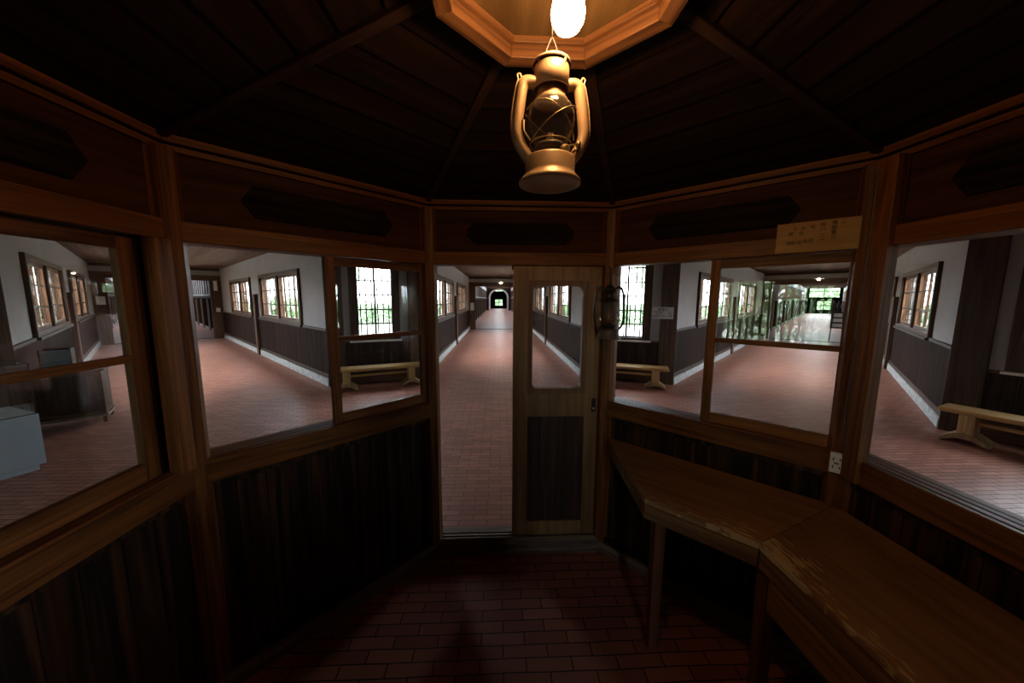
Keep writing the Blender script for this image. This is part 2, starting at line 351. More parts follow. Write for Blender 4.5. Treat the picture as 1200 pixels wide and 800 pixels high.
for ang in range(0, 360, 45):
    nm = NAMES[ang]
    r = empty('wall_'+nm, (0, 0, 0), -R(ang))
    struct(r, {'front': 'front timber side of the octagonal booth with the doorway',
               'front_right': 'booth side at front right with sliding sash above the table',
               'front_left': 'booth side at front left with dark boards under the sash',
               'right': 'booth side at the right edge, open above a grooved sill',
               'left': 'booth side at the left edge with a glazed sash'}.get(nm, 'booth side behind the camera, '+nm.replace('_', ' ')), 'wall')
    # corner post on the right hand vertex
    p = empty('corner_post', (0, 0, 0), -R(22.5), r)
    MB().prism([(-.0235, 1.474), (.0235, 1.474), (.05, 1.50), (.06, 1.60), (-.06, 1.60), (-.05, 1.50)], 0, 2.315).build('post_shaft', M['amber_z'], p, .002)
    door = ang in (0, 180)
    if door:
        # threshold with two sliding grooves
        k = .41421356
        prof = [(1.362, 0), (1.362, .086), (1.372, .10), (1.385, .108), (1.398, .108), (1.398, .098), (1.410, .098), (1.410, .110), (1.43, .110), (1.43, .098), (1.442, .098), (1.442, .110), (1.50, .110), (1.50, 0)]
        MB().prism(prof, -.568, .568, 'x').build('threshold', M['worn_x'], r, .0015)
    else:
        MB().mitre(1.362, 1.47, 0, .075).build('bottom_rail', M['worn_x'], r, .003)
        MB().mitre(1.382, 1.40, .075, .11).build('bottom_moulding', M['board'], r, .002)
        w = MB(); x = -.555; i = 0
        while x < .55:
            wd = min(random.choice((.095, .11, .125, .105)), .555-x)
            w.box(x, x+wd-.0025, 1.412+random.uniform(0, .003), 1.432, .075, .99); x += wd
        w.build('wainscot', M['board'], r, .002)
        MB().mitre(1.4325, 1.452, .0, .99).build('backing_board', M['board'], r)  # unseen layer added to stop light leaking between the boards
        MB().box(-.572, -.535, 1.39, 1.43, .075, .99).box(.535, .572, 1.39, 1.43, .075, .99).build('wainscot_stile', M['amber_z'], r, .002)
        prof = [(1.372, .99), (1.368, 1.09), (1.373, 1.096), (1.392, 1.096), (1.392, 1.088), (1.398, 1.088), (1.398, 1.097), (1.424, 1.097), (1.424, 1.088), (1.431, 1.088), (1.431, 1.097), (1.458, 1.097), (1.458, 1.088), (1.464, 1.088), (1.464, 1.096), (1.50, 1.096), (1.50, .99)]
        MB().prism(prof, -.572, .572, 'x').build('sill_rail', M['amber_x'], r, .0015)
        MB().box(-.56, .56, 1.40, 1.43, .955, .99).build('sill_moulding', M['board'], r, .002)
    # jambs, head rail, frieze, plaque, cornice
    zj = .11 if door else 1.096
    MB().box(-.578, -.553, 1.40, 1.485, zj, 1.98).box(.553, .578, 1.40, 1.485, zj, 1.98).build('jamb', M['pale_z'] if nm in ('front', 'front_right') else M['amber_z'], r, .002)
    MB().mitre(1.376, 1.50, 1.975, 2.052).build('head_rail', M['amber_x'], r, .003)
    MB().mitre(1.405, 1.425, 2.052, 2.32).build('frieze_panel', M['frieze'], r)
    MB().box(-.575, -.553, 1.395, 1.415, 2.052, 2.315).box(.553, .575, 1.395, 1.415, 2.052, 2.315).build('frieze_stile', M['amber_z'], r, .002)
    pts = [(-.345, 2.175), (-.298, 2.243), (.298, 2.243), (.345, 2.175), (.298, 2.107), (-.298, 2.107)]
    if nm == 'front': pts = [(-.335, 2.192), (-.335, 2.150), (-.285, 2.104), (.285, 2.104), (.335, 2.150), (.335, 2.192), (.285, 2.238), (-.285, 2.238)]
    MB().prism(pts, 1.394, 1.408, 'y').build('plaque', M['plaque'], r, .003)
    MB().mitre(1.388, 1.43, 2.306, 2.328).build('cornice_lower', M['amber_x'], r, .002)
    MB().mitre(1.372, 1.43, 2.334, 2.364).build('cornice_upper', M['amber_x'], r, .004)
    MB().mitre(1.4255, 1.47, 2.05, 2.42).build('frieze_backing', M['board'], r)  # added behind frieze and cornice to block light from the hall
    if nm in ('left', 'right'):
        t0, t1 = (.474, .535) if nm == 'left' else (-.538, -.472)
        MB().box(t0, t1, 1.35, 1.40, 1.0 if nm == 'right' else 1.085, 2.31 if nm == 'right' else 1.975).build('jamb_board', M['amber_z'], r, .003)
        if nm == 'left': MB().box(.455, .556, 1.425, 1.46, 1.096, 1.976).build('jamb_lining', M['board'], r)

# sliding sashes
add_sash(315, -.030, .560, 1.395, label='sliding sash pushed right in the front left booth side')
add_sash(45, .000, .566, 1.395, sr=.038, label='sliding sash pushed right above the table by the wood sheet')
add_sash(270, -.09, .462, 1.415, label='glazed sash with a low bar at the left edge', glass_z=(1.165, 1.925), st=.042)
add_sash(90, .02, .55, 1.395, label='sash slid back in the right booth side')
add_sash(135, 0, .55, 1.395, label='sash in the booth side behind right')
add_sash(225, -.55, 0, 1.395, label='sash in the booth side behind left')

# front door leaf, slid to the right
def door_leaf(ang, t0, t1, label):
    door_n[0] += 1
    r = empty('door_%d' % door_n[0], (0, 0, 0), -R(ang)); struct(r, label, 'door')
    y0, y1 = 1.402, 1.436
    w = t1-t0; a, b = t0+.10, t1-.115
    MB().box(t0, a, y0, y1, .111, 1.974).box(b, t1, y0, y1, .111, 1.974).build('door_stile', M['door'], r, .002)
    MB().box(a, b, y0, y1, .111, .212).box(a, b, y0, y1, .975, 1.138).box(a, b, y0, y1, 1.878, 1.974).build('door_rail', M['door'], r, .002)
    MB().box(a-.002, b+.002, y0+.012, y0+.024, .20, .99).build('lower_panel', M['door_dark'], r)
    # glazing trim with rounded inner corners
    gx0, gx1, gz0, gz1 = a+.028, b-.030, 1.172, 1.847
    bm = MB(); n = 6; rad = .035; outer = []; inner = []
    cs = [(gx1-rad, gz1-rad, 0), (gx0+rad, gz1-rad, 90), (gx0+rad, gz0+rad, 180), (gx1-rad, gz0+rad, 270)]
    oc = [(b+.004, 1.882), (a-.004, 1.882), (a-.004, 1.134), (b+.004, 1.134)]
    for (cx, cz, s), (ox, oz) in zip(cs, oc):
        for k in range(n+1):
            an = R(s+90*k/n); inner.append((cx+rad*math.cos(an), cz+rad*math.sin(an)))
            outer.append((ox, oz))
    m_ = len(inner)
    for yy0, yy1 in ((y0-.006, y1+.004),):
        v = [[bm.bm.verts.new((x, y, z)) for x, z in lst] for lst in (inner, outer) for y in (yy0, yy1)]
        fi, bi, fo_, bo = v
        def q(*vs):
            u = []
            for x in vs:
                if all((x.co-y.co).length > 1e-7 for y in u): u.append(x)
            if len(u) > 2: bm.bm.faces.new(u)
        for i in range(m_):
            j = (i+1) % m_
            q(fi[i], fi[j], fo_[j], fo_[i]); q(bi[j], bi[i], bo[i], bo[j]); q(fi[j], fi[i], bi[i], bi[j]); q(fo_[i], fo_[j], bo[j], bo[i])
    bm.build('glazing_trim', M['door_trim'], r)
    MB().box(a-.001, b+.001, y0+.014, y0+.018, 1.137, 1.879).build('glass_pane', M['glass'], r)
    h = MB().frame(.489, .519, 1.005, 1.10, y0-.002, y0+.004, .006).build('door_handle', M['iron'], r, .001)
    MB().box(.494, .514, y0-.0005, y0+.001, 1.010, 1.095).build('handle_recess', M['iron'], h)
    MB().lathe([(0, .003), (.006, .003), (.006, 0), (0, 0)], (0, 0, 0), 12).build('key_plate', M['tin'], h, loc=(.504, y0-.0005, 1.03), rot=(R(90), 0, 0))
    MB().lathe([(0, -.012), (.012, -.012), (.014, 0), (.012, .012), (0, .012)], (t0+.004, y0+.014, 1.960), 12).build('guide_wheel', M['iron'], r, smooth=True)
    return r
door_leaf(0, -.045, .556, 'tan wooden sliding door with a glass pane and dark lower panel')
# closed boarded door behind the camera
door_n[0] += 1
r = empty('door_%d' % door_n[0], (0, 0, 0), -R(180)); struct(r, 'sliding door leaf behind the camera', 'door')
MB().frame(-.02, .556, .111, 1.974, 1.402, 1.436, .1).build('door_frame', M['door'], r, .002)
MB().box(.08, .46, 1.41, 1.425, .21, 1.88).build('lower_panel', M['door_dark'], r)

# booth ceiling
cr_ = empty('ceiling', (0, 0, 0)); struct(cr_, 'dark boarded ceiling of the booth rising to the octagonal ring', 'ceiling')
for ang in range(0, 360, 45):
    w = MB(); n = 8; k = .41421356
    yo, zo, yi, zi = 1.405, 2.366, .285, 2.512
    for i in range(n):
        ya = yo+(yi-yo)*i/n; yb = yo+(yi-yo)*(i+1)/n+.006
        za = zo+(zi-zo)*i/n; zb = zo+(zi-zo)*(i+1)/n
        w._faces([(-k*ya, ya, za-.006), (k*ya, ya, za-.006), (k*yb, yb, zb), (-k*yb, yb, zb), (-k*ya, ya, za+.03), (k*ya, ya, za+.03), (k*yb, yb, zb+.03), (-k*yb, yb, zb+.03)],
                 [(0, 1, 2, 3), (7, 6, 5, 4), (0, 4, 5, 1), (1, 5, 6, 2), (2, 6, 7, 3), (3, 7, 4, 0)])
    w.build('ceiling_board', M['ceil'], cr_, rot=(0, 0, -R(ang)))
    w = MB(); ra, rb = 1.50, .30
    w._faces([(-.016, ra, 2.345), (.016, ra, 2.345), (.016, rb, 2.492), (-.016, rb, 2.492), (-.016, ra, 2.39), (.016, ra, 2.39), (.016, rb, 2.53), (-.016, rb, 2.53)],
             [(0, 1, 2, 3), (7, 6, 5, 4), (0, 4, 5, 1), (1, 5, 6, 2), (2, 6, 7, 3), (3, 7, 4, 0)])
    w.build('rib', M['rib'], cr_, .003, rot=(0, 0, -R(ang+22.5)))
rg = empty('trim_1', (0, 0, 0)); struct(rg, 'orange lit octagonal wooden ring in the middle of the booth ceiling', 'ceiling ring')
for ang in range(0, 360, 45):
    MB().mitre(.253, .296, 2.448, 2.56).build('ring_side', M['ring'], rg, .002, rot=(0, 0, -R(ang)))
    MB().mitre(.240, .253, 2.480, 2.498).build('ring_bead', M['ring'], rg, .002, rot=(0, 0, -R(ang)))
MB().prism([(pol(a+22.5, .30).x, pol(a+22.5, .30).y) for a in range(0, 360, 45)], 2.497, 2.53).build('ring_plate', M['tray'], rg)
MB().tube([(.045, -.0, 2.497), (.045, 0, 2.485)], .006).build('hook_plate', M['iron'], rg)

# ------------------------------------------------------------------ bulb and hanging lantern
b = empty('light_bulb', (-.004, -.062, 2.40)); tag(b, 'glowing light bulb under the middle of the booth ceiling', 'light bulb')
MB().lathe([(0, -.108), (.012, -.106), (.024, -.098), (.032, -.084), (.034, -.07), (.031, -.052), (.022, -.034), (.015, -.022), (.014, -.012), (0, -.012)]).build('glass_bulb', M['bulb'], b, smooth=True)
MB().lathe([(0, -.012), (.0145, -.012), (.0145, .01), (.019, .014), (.021, .04), (.021, .075), (.034, .08), (.034, .097), (0, .097)]).build('socket', M['brass'], b, smooth=True)

def lantern_big(loc):
    r = empty('hurricane_lantern', loc); r.rotation_euler = (0, 0, R(4))
    tank = MB().lathe([(0, .006), (.060, .006), (.063, 0), (.0695, .001), (.0705, .005), (.066, .011), (.058, .019), (.0555, .026), (.0560, .052), (.053, .057), (.046, .060), (.024, .064), (.022, .066), (0, .066)], seg=48).build('fuel_tank', M['tin'], r, smooth=True)
    MB().lathe([(0, .0635), (.010, .0635), (.0115, .067), (.0115, .074), (.009, .077), (0, .077)], (.028, -.022, 0), 20).build('filler_cap', M['tin'], tank, smooth=True)
    MB().lathe([(.022, .060), (.024, .072), (.033, .075), (.034, .082), (.030, .086), (.020, .088), (.012, .096), (.006, .103), (0, .103)], seg=28).build('burner', M['tin_dark'], r, smooth=True)
    MB().box(-.006, .006, -.0015, .0015, .098, .112).build('wick', M['paper'], r)
    gp = [(.031, .084), (.038, .090), (.046, .104), (.0515, .122), (.0535, .138), (.052, .151), (.0465, .164), (.039, .172), (.034, .176)]
    MB().lathe(gp, seg=48).build('glass_globe', M['globe'], r, smooth=True)
    MB().lathe([(.036, .172), (.037, .177), (.034, .180), (.0315, .185), (.031, .206), (.028, .208), (.0285, .18), (.033, .174)], seg=40).build('chimney_neck', M['tin'], r, smooth=True)
    MB().lathe([(.0365, .199), (.0385, .1995), (.0385, .243), (.0365, .245), (.0365, .202)], seg=48).build('chimney_hood', M['tin'], r, smooth=True)
    MB().lathe([(.0405, .247), (.0425, .249), (.041, .253), (.034, .258), (.018, .262), (0, .263), (0, .257), (.032, .253), (.039, .249)], seg=48).build('chimney_cap', M['tin'], r, smooth=True)
    for k in range(4):
        a = k*PI/2+.6
        MB().tube([(.038*math.cos(a), .038*math.sin(a), .240), (.039*math.cos(a), .039*math.sin(a), .252)], .003, 6).build('cap_bracket', M['tin'], r)
    for s in (-1, 1):
        path = smooth_path([(s*.034, 0, .211), (s*.050, 0, .214), (s*.0615, 0, .209), (s*.066, 0, .195), (s*.071, 0, .163), (s*.0755, 0, .128), (s*.0755, 0, .105), (s*.068, 0, .082), (s*.054, 0, .062), (s*.046, 0, .050)], 5)
        MB().tube(path, .0128, 16).build('side_tube', M['tin'], r, smooth=True)
        MB().tube(smooth_path([(s*.066, -.002, .216), (s*.070, -.002, .228), (s*.076, -.002, .225), (s*.074, -.002, .216), (s*.078, -.002, .205), (s*.0865, -.002, .16), (s*.0895, -.002, .11), (s*.078, -.002, .075)], 4), .0017, 6).build('bail_wire', M['tin'], r, smooth=True)
    gw = MB()
    gw.tube(smooth_path([(-.055, -.012, .152), (-.040, -.040, .156), (-.015, -.0535, .152), (.012, -.054, .135), (.036, -.042, .108), (.050, -.012, .094)], 6), .0014, 6)
    gw.tube(smooth_path([(.055, -.012, .156), (.040, -.040, .150), (.015, -.0545, .136), (-.012, -.054, .118), (-.034, -.042, .098), (-.044, -.020, .090)], 6), .0014, 6)
    gw.tube(smooth_path([(-.055, .012, .152), (-.03, .046, .150), (.0, .055, .135), (.036, .044, .108), (.05, .012, .094)], 6), .0014, 6)
    gw.tube([(.046*math.cos(2*PI*k/24), .046*math.sin(2*PI*k/24), .086) for k in range(24)], .0013, 6, closed=True)
    gw.build('globe_guard', M['wire'], r, smooth=True)
    lv = MB().tube([(-.062, -.010, .128), (-.062, -.012, .108), (-.056, -.014, .098), (-.048, -.014, .088)], .0022, 6).tube([(-.066, -.008, .13), (-.0585, -.008, .13)], .0025, 6)
    lv.build('lift_lever', M['tin'], r, smooth=True)
    MB().tube([(.040, -.010, .083), (.058, -.016, .084)], .0016, 6).lathe([(0, .078), (.0055, .079), (.0055, .089), (0, .09)], (.060, -.0165, 0), 12).build('wick_knob', M['wire'], r, smooth=True)
    MB().tube(smooth_path([(-.02, 0, .258), (-.008, 0, .290), (0, 0, .305), (.008, 0, .290), (.02, 0, .258)], 5), .0016, 6).tube([(0, 0, .303), (0, 0, .475)], .0018, 6).build('hanging_wire', M['iron'], r, smooth=True)
    return tag(r, 'tan-lit tin hurricane lantern hanging from the ceiling ring below the glowing bulb', 'lantern')
lantern_big((-.026, 0, 2.022))

def lantern_dark(loc):
    r = empty('hurricane_lantern', loc); r.rotation_euler = (0, 0, R(-6))
    MB().lathe([(0, .004), (.066, .004), (.070, 0), (.0755, .002), (.072, .010), (.066, .020), (.063, .050), (.058, .062), (.040, .068), (0, .070)], seg=40).build('fuel_tank', M['oldtin'], r, smooth=True)
    MB().lathe([(.026, .066), (.030, .076), (.050, .078), (.050, .084), (.030, .088), (.015, .098), (0, .100)], seg=28).build('burner', M['blacktin'], r, smooth=True)
    MB().lathe([(.040, .084), (.052, .092), (.060, .108), (.062, .124), (.057, .146), (.047, .170), (.041, .190), (.0395, .206), (.044, .222), (.050, .232)], seg=40).build('glass_globe', M['clear_globe'], r, smooth=True)
    MB().lathe([(.050, .232), (.062, .235), (.062, .240), (.040, .246), (.026, .254), (.025, .285), (.038, .292), (.044, .304), (.030, .318), (.020, .322), (.020, .330), (0, .330), (0, .30)], seg=36).build('chimney_hood', M['blacktin'], r, smooth=True)
    for s in (-1, 1):
        MB().tube(smooth_path([(s*.022, 0, .296), (s*.050, 0, .318), (s*.068, 0, .312), (s*.080, 0, .285), (s*.0865, 0, .22), (s*.090, 0, .15), (s*.088, 0, .11), (s*.076, 0, .078), (s*.056, 0, .056)], 5), .0078, 12).build('side_tube', M['blacktin'], r, smooth=True)
        MB().tube([(s*(.080+.008*math.cos(2*PI*k/10)), -.004, .316+.008*math.sin(2*PI*k/10)) for k in range(10)], .0022, 6, closed=True).build('bail_ring', M['blacktin'], r)
    MB().tube(smooth_path([(-.080, 0, .322), (-.076, 0, .375), (-.06, 0, .398), (0, 0, .402), (.06, 0, .392), (.074, 0, .372), (.080, 0, .322)], 5), .0013, 6).build('bail_wire', M['iron'], r)
    gw = MB()
    for z, q in ((.196, .047), (.165, .056), (.118, .067)):
        gw.tube([(q*math.cos(2*PI*k/24), q*math.sin(2*PI*k/24), z) for k in range(24)], .0012, 6, closed=True)
    for k in range(4):
        a = PI/4+k*PI/2
        gw.tube([(math.cos(a)*q, math.sin(a)*q, z) for q, z in ((.044, .085), (.067, .118), (.056, .165), (.047, .196), (.056, .236))], .0012, 6)
    gw.build('globe_guard', M['blacktin'], r)
    MB().tube([(.086, 0, .135), (.10, -.004, .138)], .003, 6).build('lift_lever', M['blacktin'], r)
    MB().tube([(0, .004, .330), (0, .004, .435), (0, .05, .448)], .0042, 8).build('hook_cord', M['iron'], r)
    return tag(r, 'black iron hurricane lantern with clear globe hung on the post beside the door', 'lantern')
lantern_dark((.547, 1.285, 1.518))

# ------------------------------------------------------------------ L-shaped writing table on the right
tb = empty('writing_table', (1.0, .3, 0)); tag(tb, 'worn brown corner table under the right hand windows', 'table')
tb_inv = Vector((-1.0, -.3, 0))
ZT = .84
def tpart(name, mat, pts, z0, z1, ang, bevel=.003, sub=None):
    """pts are world xy; the mesh is laid in a frame turned by -ang so x runs along the edge"""
    o = pol(ang, AP-.53); w = []
    a = R(ang)
    for x, y in pts:
        dx, dy = x-o.x, y-o.y
        w.append((dx*math.cos(a)-dy*math.sin(a), dx*math.sin(a)+dy*math.cos(a)))
    m = MB().prism(w, z0, z1)
    return m.build(name, mat, sub or tb, bevel, loc=(o.x-1.0, o.y-.3, 0), rot=(0, 0, -a))
vR = pol(22.5, 1.468); vRR = pol(67.5, 1.468); vB = pol(112.5, 1.468)
P1 = Vector((.545, .660)); P2 = Vector((.858, .347)); P3 = Vector((.858, -.575))
wall45 = [pol(45, 1.389, -.545), pol(45, 1.40, .57)]
P0 = pol(45, 1.389, -.545)
cornr = Vector((1.389, .5753))
tpart('table_top', M['table'], [(P0.x, P0.y), (cornr.x, cornr.y), (P2.x, P2.y), (P1.x, P1.y)][::-1], ZT-.028, ZT, 45)
tpart('table_top', M['table'], [(cornr.x-.0005, cornr.y-.002), (1.389, -.575), (P3.x, P3.y), (P2.x, P2.y-.001)][::-1], ZT-.028, ZT, 90)
def edge(a, b, ang, name='edge_board', z0=ZT-.105, z1=ZT-.029, th=.022, inset=.004):
    d = (b-a).normalized(); nrm = Vector((-d.y, d.x))
    c = Vector((1.0, .8))
    if (c-(a+b)/2).dot(nrm) < 0: nrm = -nrm
    q = [a+nrm*inset, b+nrm*inset, b+nrm*(inset+th), a+nrm*(inset+th)]
    return tpart(name, M['table_edge'], [(v.x, v.y) for v in q], z0, z1, ang)
edge(P1, P2, 45); edge(P2, P3, 90); edge(P1, Vector((P0.x, P0.y)), 0)
for (x, y) in ((.64, .70), (.905, .345), (.905, -.54)):
    w = MB(); s, t_ = .029, .022
    w._faces([(x-t_, y-t_, 0), (x+t_, y-t_, 0), (x+t_, y+t_, 0), (x-t_, y+t_, 0), (x-s, y-s, ZT-.03), (x+s, y-s, ZT-.03), (x+s, y+s, ZT-.03), (x-s, y+s, ZT-.03)],
             [(3, 2, 1, 0), (4, 5, 6, 7), (0, 1, 5, 4), (1, 2, 6, 5), (2, 3, 7, 6), (3, 0, 4, 7)])
    w.build('table_leg', M['table_leg'], tb, .004, loc=tb_inv)
dr = MB().box(.868, .886, -.50, .300, .60, .732).build('drawer', M['drawer'], tb, .003, loc=tb_inv)
MB().box(.886, 1.30, -.49, .29, .61, .725).build('drawer_box', M['table_leg'], dr)
MB().lathe([(0, 0), (.010, 0), (.008, .012), (.014, .020), (.012, .026), (0, .028)], seg=16).build('drawer_knob', M['iron'], dr, loc=(.868, -.10, .666), rot=(0, -PI/2, 0), smooth=True)

# ------------------------------------------------------------------ outlet, conduit, wood sheet with writing
oa = 45
r = empty('power_outlet', pol(oa, 1.338, .562, 1.055), -R(oa)); tag(r, 'ivory double power outlet on the sill end beside the right post', 'outlet')
MB().box(-.023, .023, -.006, .016, -.045, .045).build('cover_plate', M['ivory'], r, .004)
for z in (.018, -.018):
    s = MB().box(-.013, -.009, -.0072, -.005, z-.007, z+.007).box(.009, .013, -.0072, -.005, z-.006, z+.006); s.build('socket_slot', M['ink'], r)
MB().box(-.008, .008, -.0078, -.005, -.003, .003).build('earth_terminal', M['tin_dark'], r)
MB().tube([(.012, .012, .045), (.012, .012, 1.22)], .0055, 10).build('conduit', M['oldtin'], r)

def text_part(body, size, mat, parent, loc, rot=(R(90), 0, 0), name='writing', sx=1):
    c = bpy.data.curves.new('txt', 'FONT'); c.body = body; c.size = size; c.align_x = 'CENTER'; c.align_y = 'CENTER'; c.extrude = .0004; c.offset = size*.010; c.resolution_u = 2
    t = bpy.data.objects.new('txt', c); COL.objects.link(t)
    bpy.context.view_layer.update()
    me = bpy.data.meshes.new_from_object(t.evaluated_get(bpy.context.evaluated_depsgraph_get()))
    bpy.data.objects.remove(t); bpy.data.curves.remove(c)
    o = bpy.data.objects.new(name, me); COL.objects.link(o); me.materials.clear(); me.materials.append(mat)
    o.parent = parent; o.location = loc; o.rotation_euler = rot; o.scale = (sx, 1, 1)
    return o

r = empty('wooden_notice', pol(oa, 1.3735, .42, 2.045), -R(oa)); tag(r, 'tan wooden sheet with handwritten black characters above the right sash', 'notice')
MB().box(-.151, .151, -.004, .0015, -.066, .066).build('sheet', M['sheet'], r, .001)
cols = [(.073, .050, '二'), (.045, .050, '備'), (.045, .030, '御'), (.045, .010, '置'), (.045, -.010, '三'), (.008, .046, '段'), (.010, .027, '八'), (.010, .004, '一'), (.010, -.012, '二'),
        (-.025, .040, '毛'), (-.058, .038, '大'), (-.062, .016, '主'), (-.085, .037, '十'), (-.098, .016, '時'),
        (-.104, -.024, '昭'), (-.087, -.024, '和'), (-.066, -.023, '初'), (-.046, -.021, '年'), (-.028, -.020, '月')]
for x, z, ch in cols:
    text_part(ch, .019, M['ink'], r, (x, -.0046, z), name='character')

# ------------------------------------------------------------------ the central hall: short walls between the wings
def hole_wall(mb, x0, x1, z0, z1, holes, y0, y1):
    """wall slab in xz with rectangular holes (sorted along x)"""
    x = x0
    for hx0, hx1, hz0, hz1 in holes:
        if hx0 > x: mb.box(x, hx0, y0, y1, z0, z1)
        if hz0 > z0: mb.box(hx0, hx1, y0, y1, z0, hz0)
        if hz1 < z1: mb.box(hx0, hx1, y0, y1, hz1, z1)
        x = hx1
    if x < x1: mb.box(x, x1, y0, y1, z0, z1)
    return mb
ZC = 2.95
def portal(loc, rz, w, h):
    l = bpy.data.lights.new('daylight_portal', 'AREA'); l.shape = 'RECTANGLE'; l.size = w; l.size_y = h; l.cycles.is_portal = True
    o = bpy.data.objects.new('daylight_portal', l); COL.objects.link(o); o.location = loc; o.rotation_euler = (R(-90), 0, rz)
    return o
SWN = {-22.5: ('between the left and middle corridors', 'center_left'), 22.5: ('between the middle and right corridors', 'center_right'), 67.5: ('at the far right', 'far_right'), -67.5: ('behind the showcase at far left', 'far_left'),
       112.5: ('behind the booth at right', 'rear_right'), -112.5: ('behind the booth at left', 'rear_left'), 157.5: ('behind the booth', 'rear_right_end'), -157.5: ('behind the booth at left end', 'rear_left_end')}
def short_wall(ang, win=True):
    where, sn = SWN[ang]
    off = -.03
    r = empty('wall_'+sn, (0, 0, 0), -R(ang)); struct(r, 'short hall wall '+where, 'wall')
    hw = .93; wx0, wx1, wz0, wz1 = off-.33, off+.33, .95, 2.72
    hole_wall(MB(), -hw, hw, 0, ZC+.05, [(wx0-.06, wx1+.06, wz0-.06, wz1+.06)] if win else [], DS, DS+.2).build('plaster_face', M['plaster'], r)
    MB().box(-hw, hw, DS-.02, DS, .25, .86).build('wainscot', M['hallboard_x'], r)
    MB().box(-hw, hw, DS-.035, DS, .86, .90).build('wainscot_cap', M['halltrim_x'], r, .004)
    MB().box(-hw, hw, DS-.03, DS, 0, .25).build('stone_base', M['halltrim_x'], r, .004)
    MB().box(.63, .945, DS-.06, DS+.02, 0, ZC).box(-.945, -.63, DS-.06, DS+.02, 0, ZC).build('corner_pilaster', M['halltrim_z'], r, .006)
    if not win: return
    win_n[0] += 1
    w = empty('window_%d' % win_n[0], (0, 0, 0), -R(ang)); struct(w, 'tall barred window in the short wall '+where, 'window')
    MB().frame(wx0-.15, wx1+.15, wz0-.05, wz1+.15, DS-.04, DS+.03, .15, .05).build('window_frame', M['halltrim_z'], w, .005)
    MB().box(wx0-.17, wx1+.17, DS-.075, DS+.03, wz0-.085, wz0-.05).build('window_sill', M['enamel'], w, .004)
    s = MB().frame(wx0-.005, wx1+.005, wz0, 1.845, DS+.02, DS+.05, .018, .03)
    s.box(off-.021, off+.021, DS+.022, DS+.046, wz0, 1.84)
    for z in (1.235, 1.525): s.box(wx0, wx1, DS+.024, DS+.044, z-.014, z+.014)
    lo = s.build('lower_sash', M['bar'], w)
    MB().box(wx0, wx1, DS+.033, DS+.036, wz0+.01, 1.835).build('glass_pane', M['glass'], lo)
    s = MB().frame(wx0-.005, wx1+.005, 1.815, wz1, DS+.055, DS+.085, .018, .03)
    s.box(off-.021, off+.021, DS+.057, DS+.081, 1.82, wz1)
    for z in (2.115, 2.42): s.box(wx0, wx1, DS+.059, DS+.079, z-.014, z+.014)
    up = s.build('upper_sash', M['bar'], w)
    MB().box(wx0, wx1, DS+.068, DS+.071, 1.83, wz1-.01).build('glass_pane', M['glass'], up)
    for k in range(6):
        x = wx0+.055+k*.11
        MB().tube([(x, DS+.14, wz0-.06), (x, DS+.14, wz1+.06)], .0135, 8).build('iron_bar', M['bar'], w)
    portal(pol(ang, DS+.24, off, (wz0+wz1)/2), -R(ang), .78, 1.9)
for a in SWN: short_wall(a, a in (-22.5, 22.5, 67.5, 112.5))

# rear walls of the hall: lattice window mirrored in booth glass, added window for light
for ang, sn in ((135, 'rear_right_mouth'), (-135, 'rear_left_mouth'), (180, 'rear_mouth')):
    r = empty('wall_'+sn, (0, 0, 0), -R(ang)); struct(r, 'rear hall wall with wide lattice window, '+sn.replace('_', ' '), 'wall')
    hole_wall(MB(), -1.80, 1.80, 0, ZC+.05, [(-.75, 1.55, .75, 2.45)] if ang == -135 else [(-.28, .28, 1.3, 2.4)] if ang == 180 else [], DM, DM+.2).build('plaster_face', M['plaster'], r)
    MB().box(-1.8, -.75, DM-.02, DM, 0, 1.1).box(1.55, 1.8, DM-.02, DM, 0, 1.1).build('wainscot', M['hallboard_x'], r)
    if ang == 180:  # unseen window added to throw light on the booth front from behind
        win_n[0] += 1
        w = empty('window_%d' % win_n[0], (0, 0, 0), -R(ang)); struct(w, 'added window in the rear wall behind the camera, lights the booth front', 'window')
        MB().frame(-.33, .33, 1.25, 2.45, DM-.03, DM+.1, .06).box(-.02, .02, DM+.02, DM+.06, 1.3, 2.4).box(-.28, .28, DM+.02, DM+.06, 1.83, 1.87).build('window_frame', M['halltrim_z'], w, .004)
        portal(pol(ang, DM+.24, 0, 1.85), -R(ang), .6, 1.1)
    if ang != -135: continue
    win_n[0] += 1
    w = empty('window_%d' % win_n[0], (0, 0, 0), -R(ang)); struct(w, 'wide slatted window in the rear wall, '+sn.replace('_', ' '), 'window')
    MB().frame(-.80, 1.60, .70, 2.50, DM-.03, DM+.1, .07).build('window_frame', M['halltrim_z'], w, .004)
    s = MB()
    for k in range(17): s.box(-.70+k*.14-.022, -.70+k*.14+.022, DM+.02, DM+.06, .75, 2.45)
    for z in (1.2, 1.8): s.box(-.75, 1.55, DM+.02, DM+.06, z-.015, z+.015)
    s.build('lattice', M['bar'], w)
    portal(pol(ang, DM+.24, .4, 1.6), -R(ang), 2.3, 1.7)

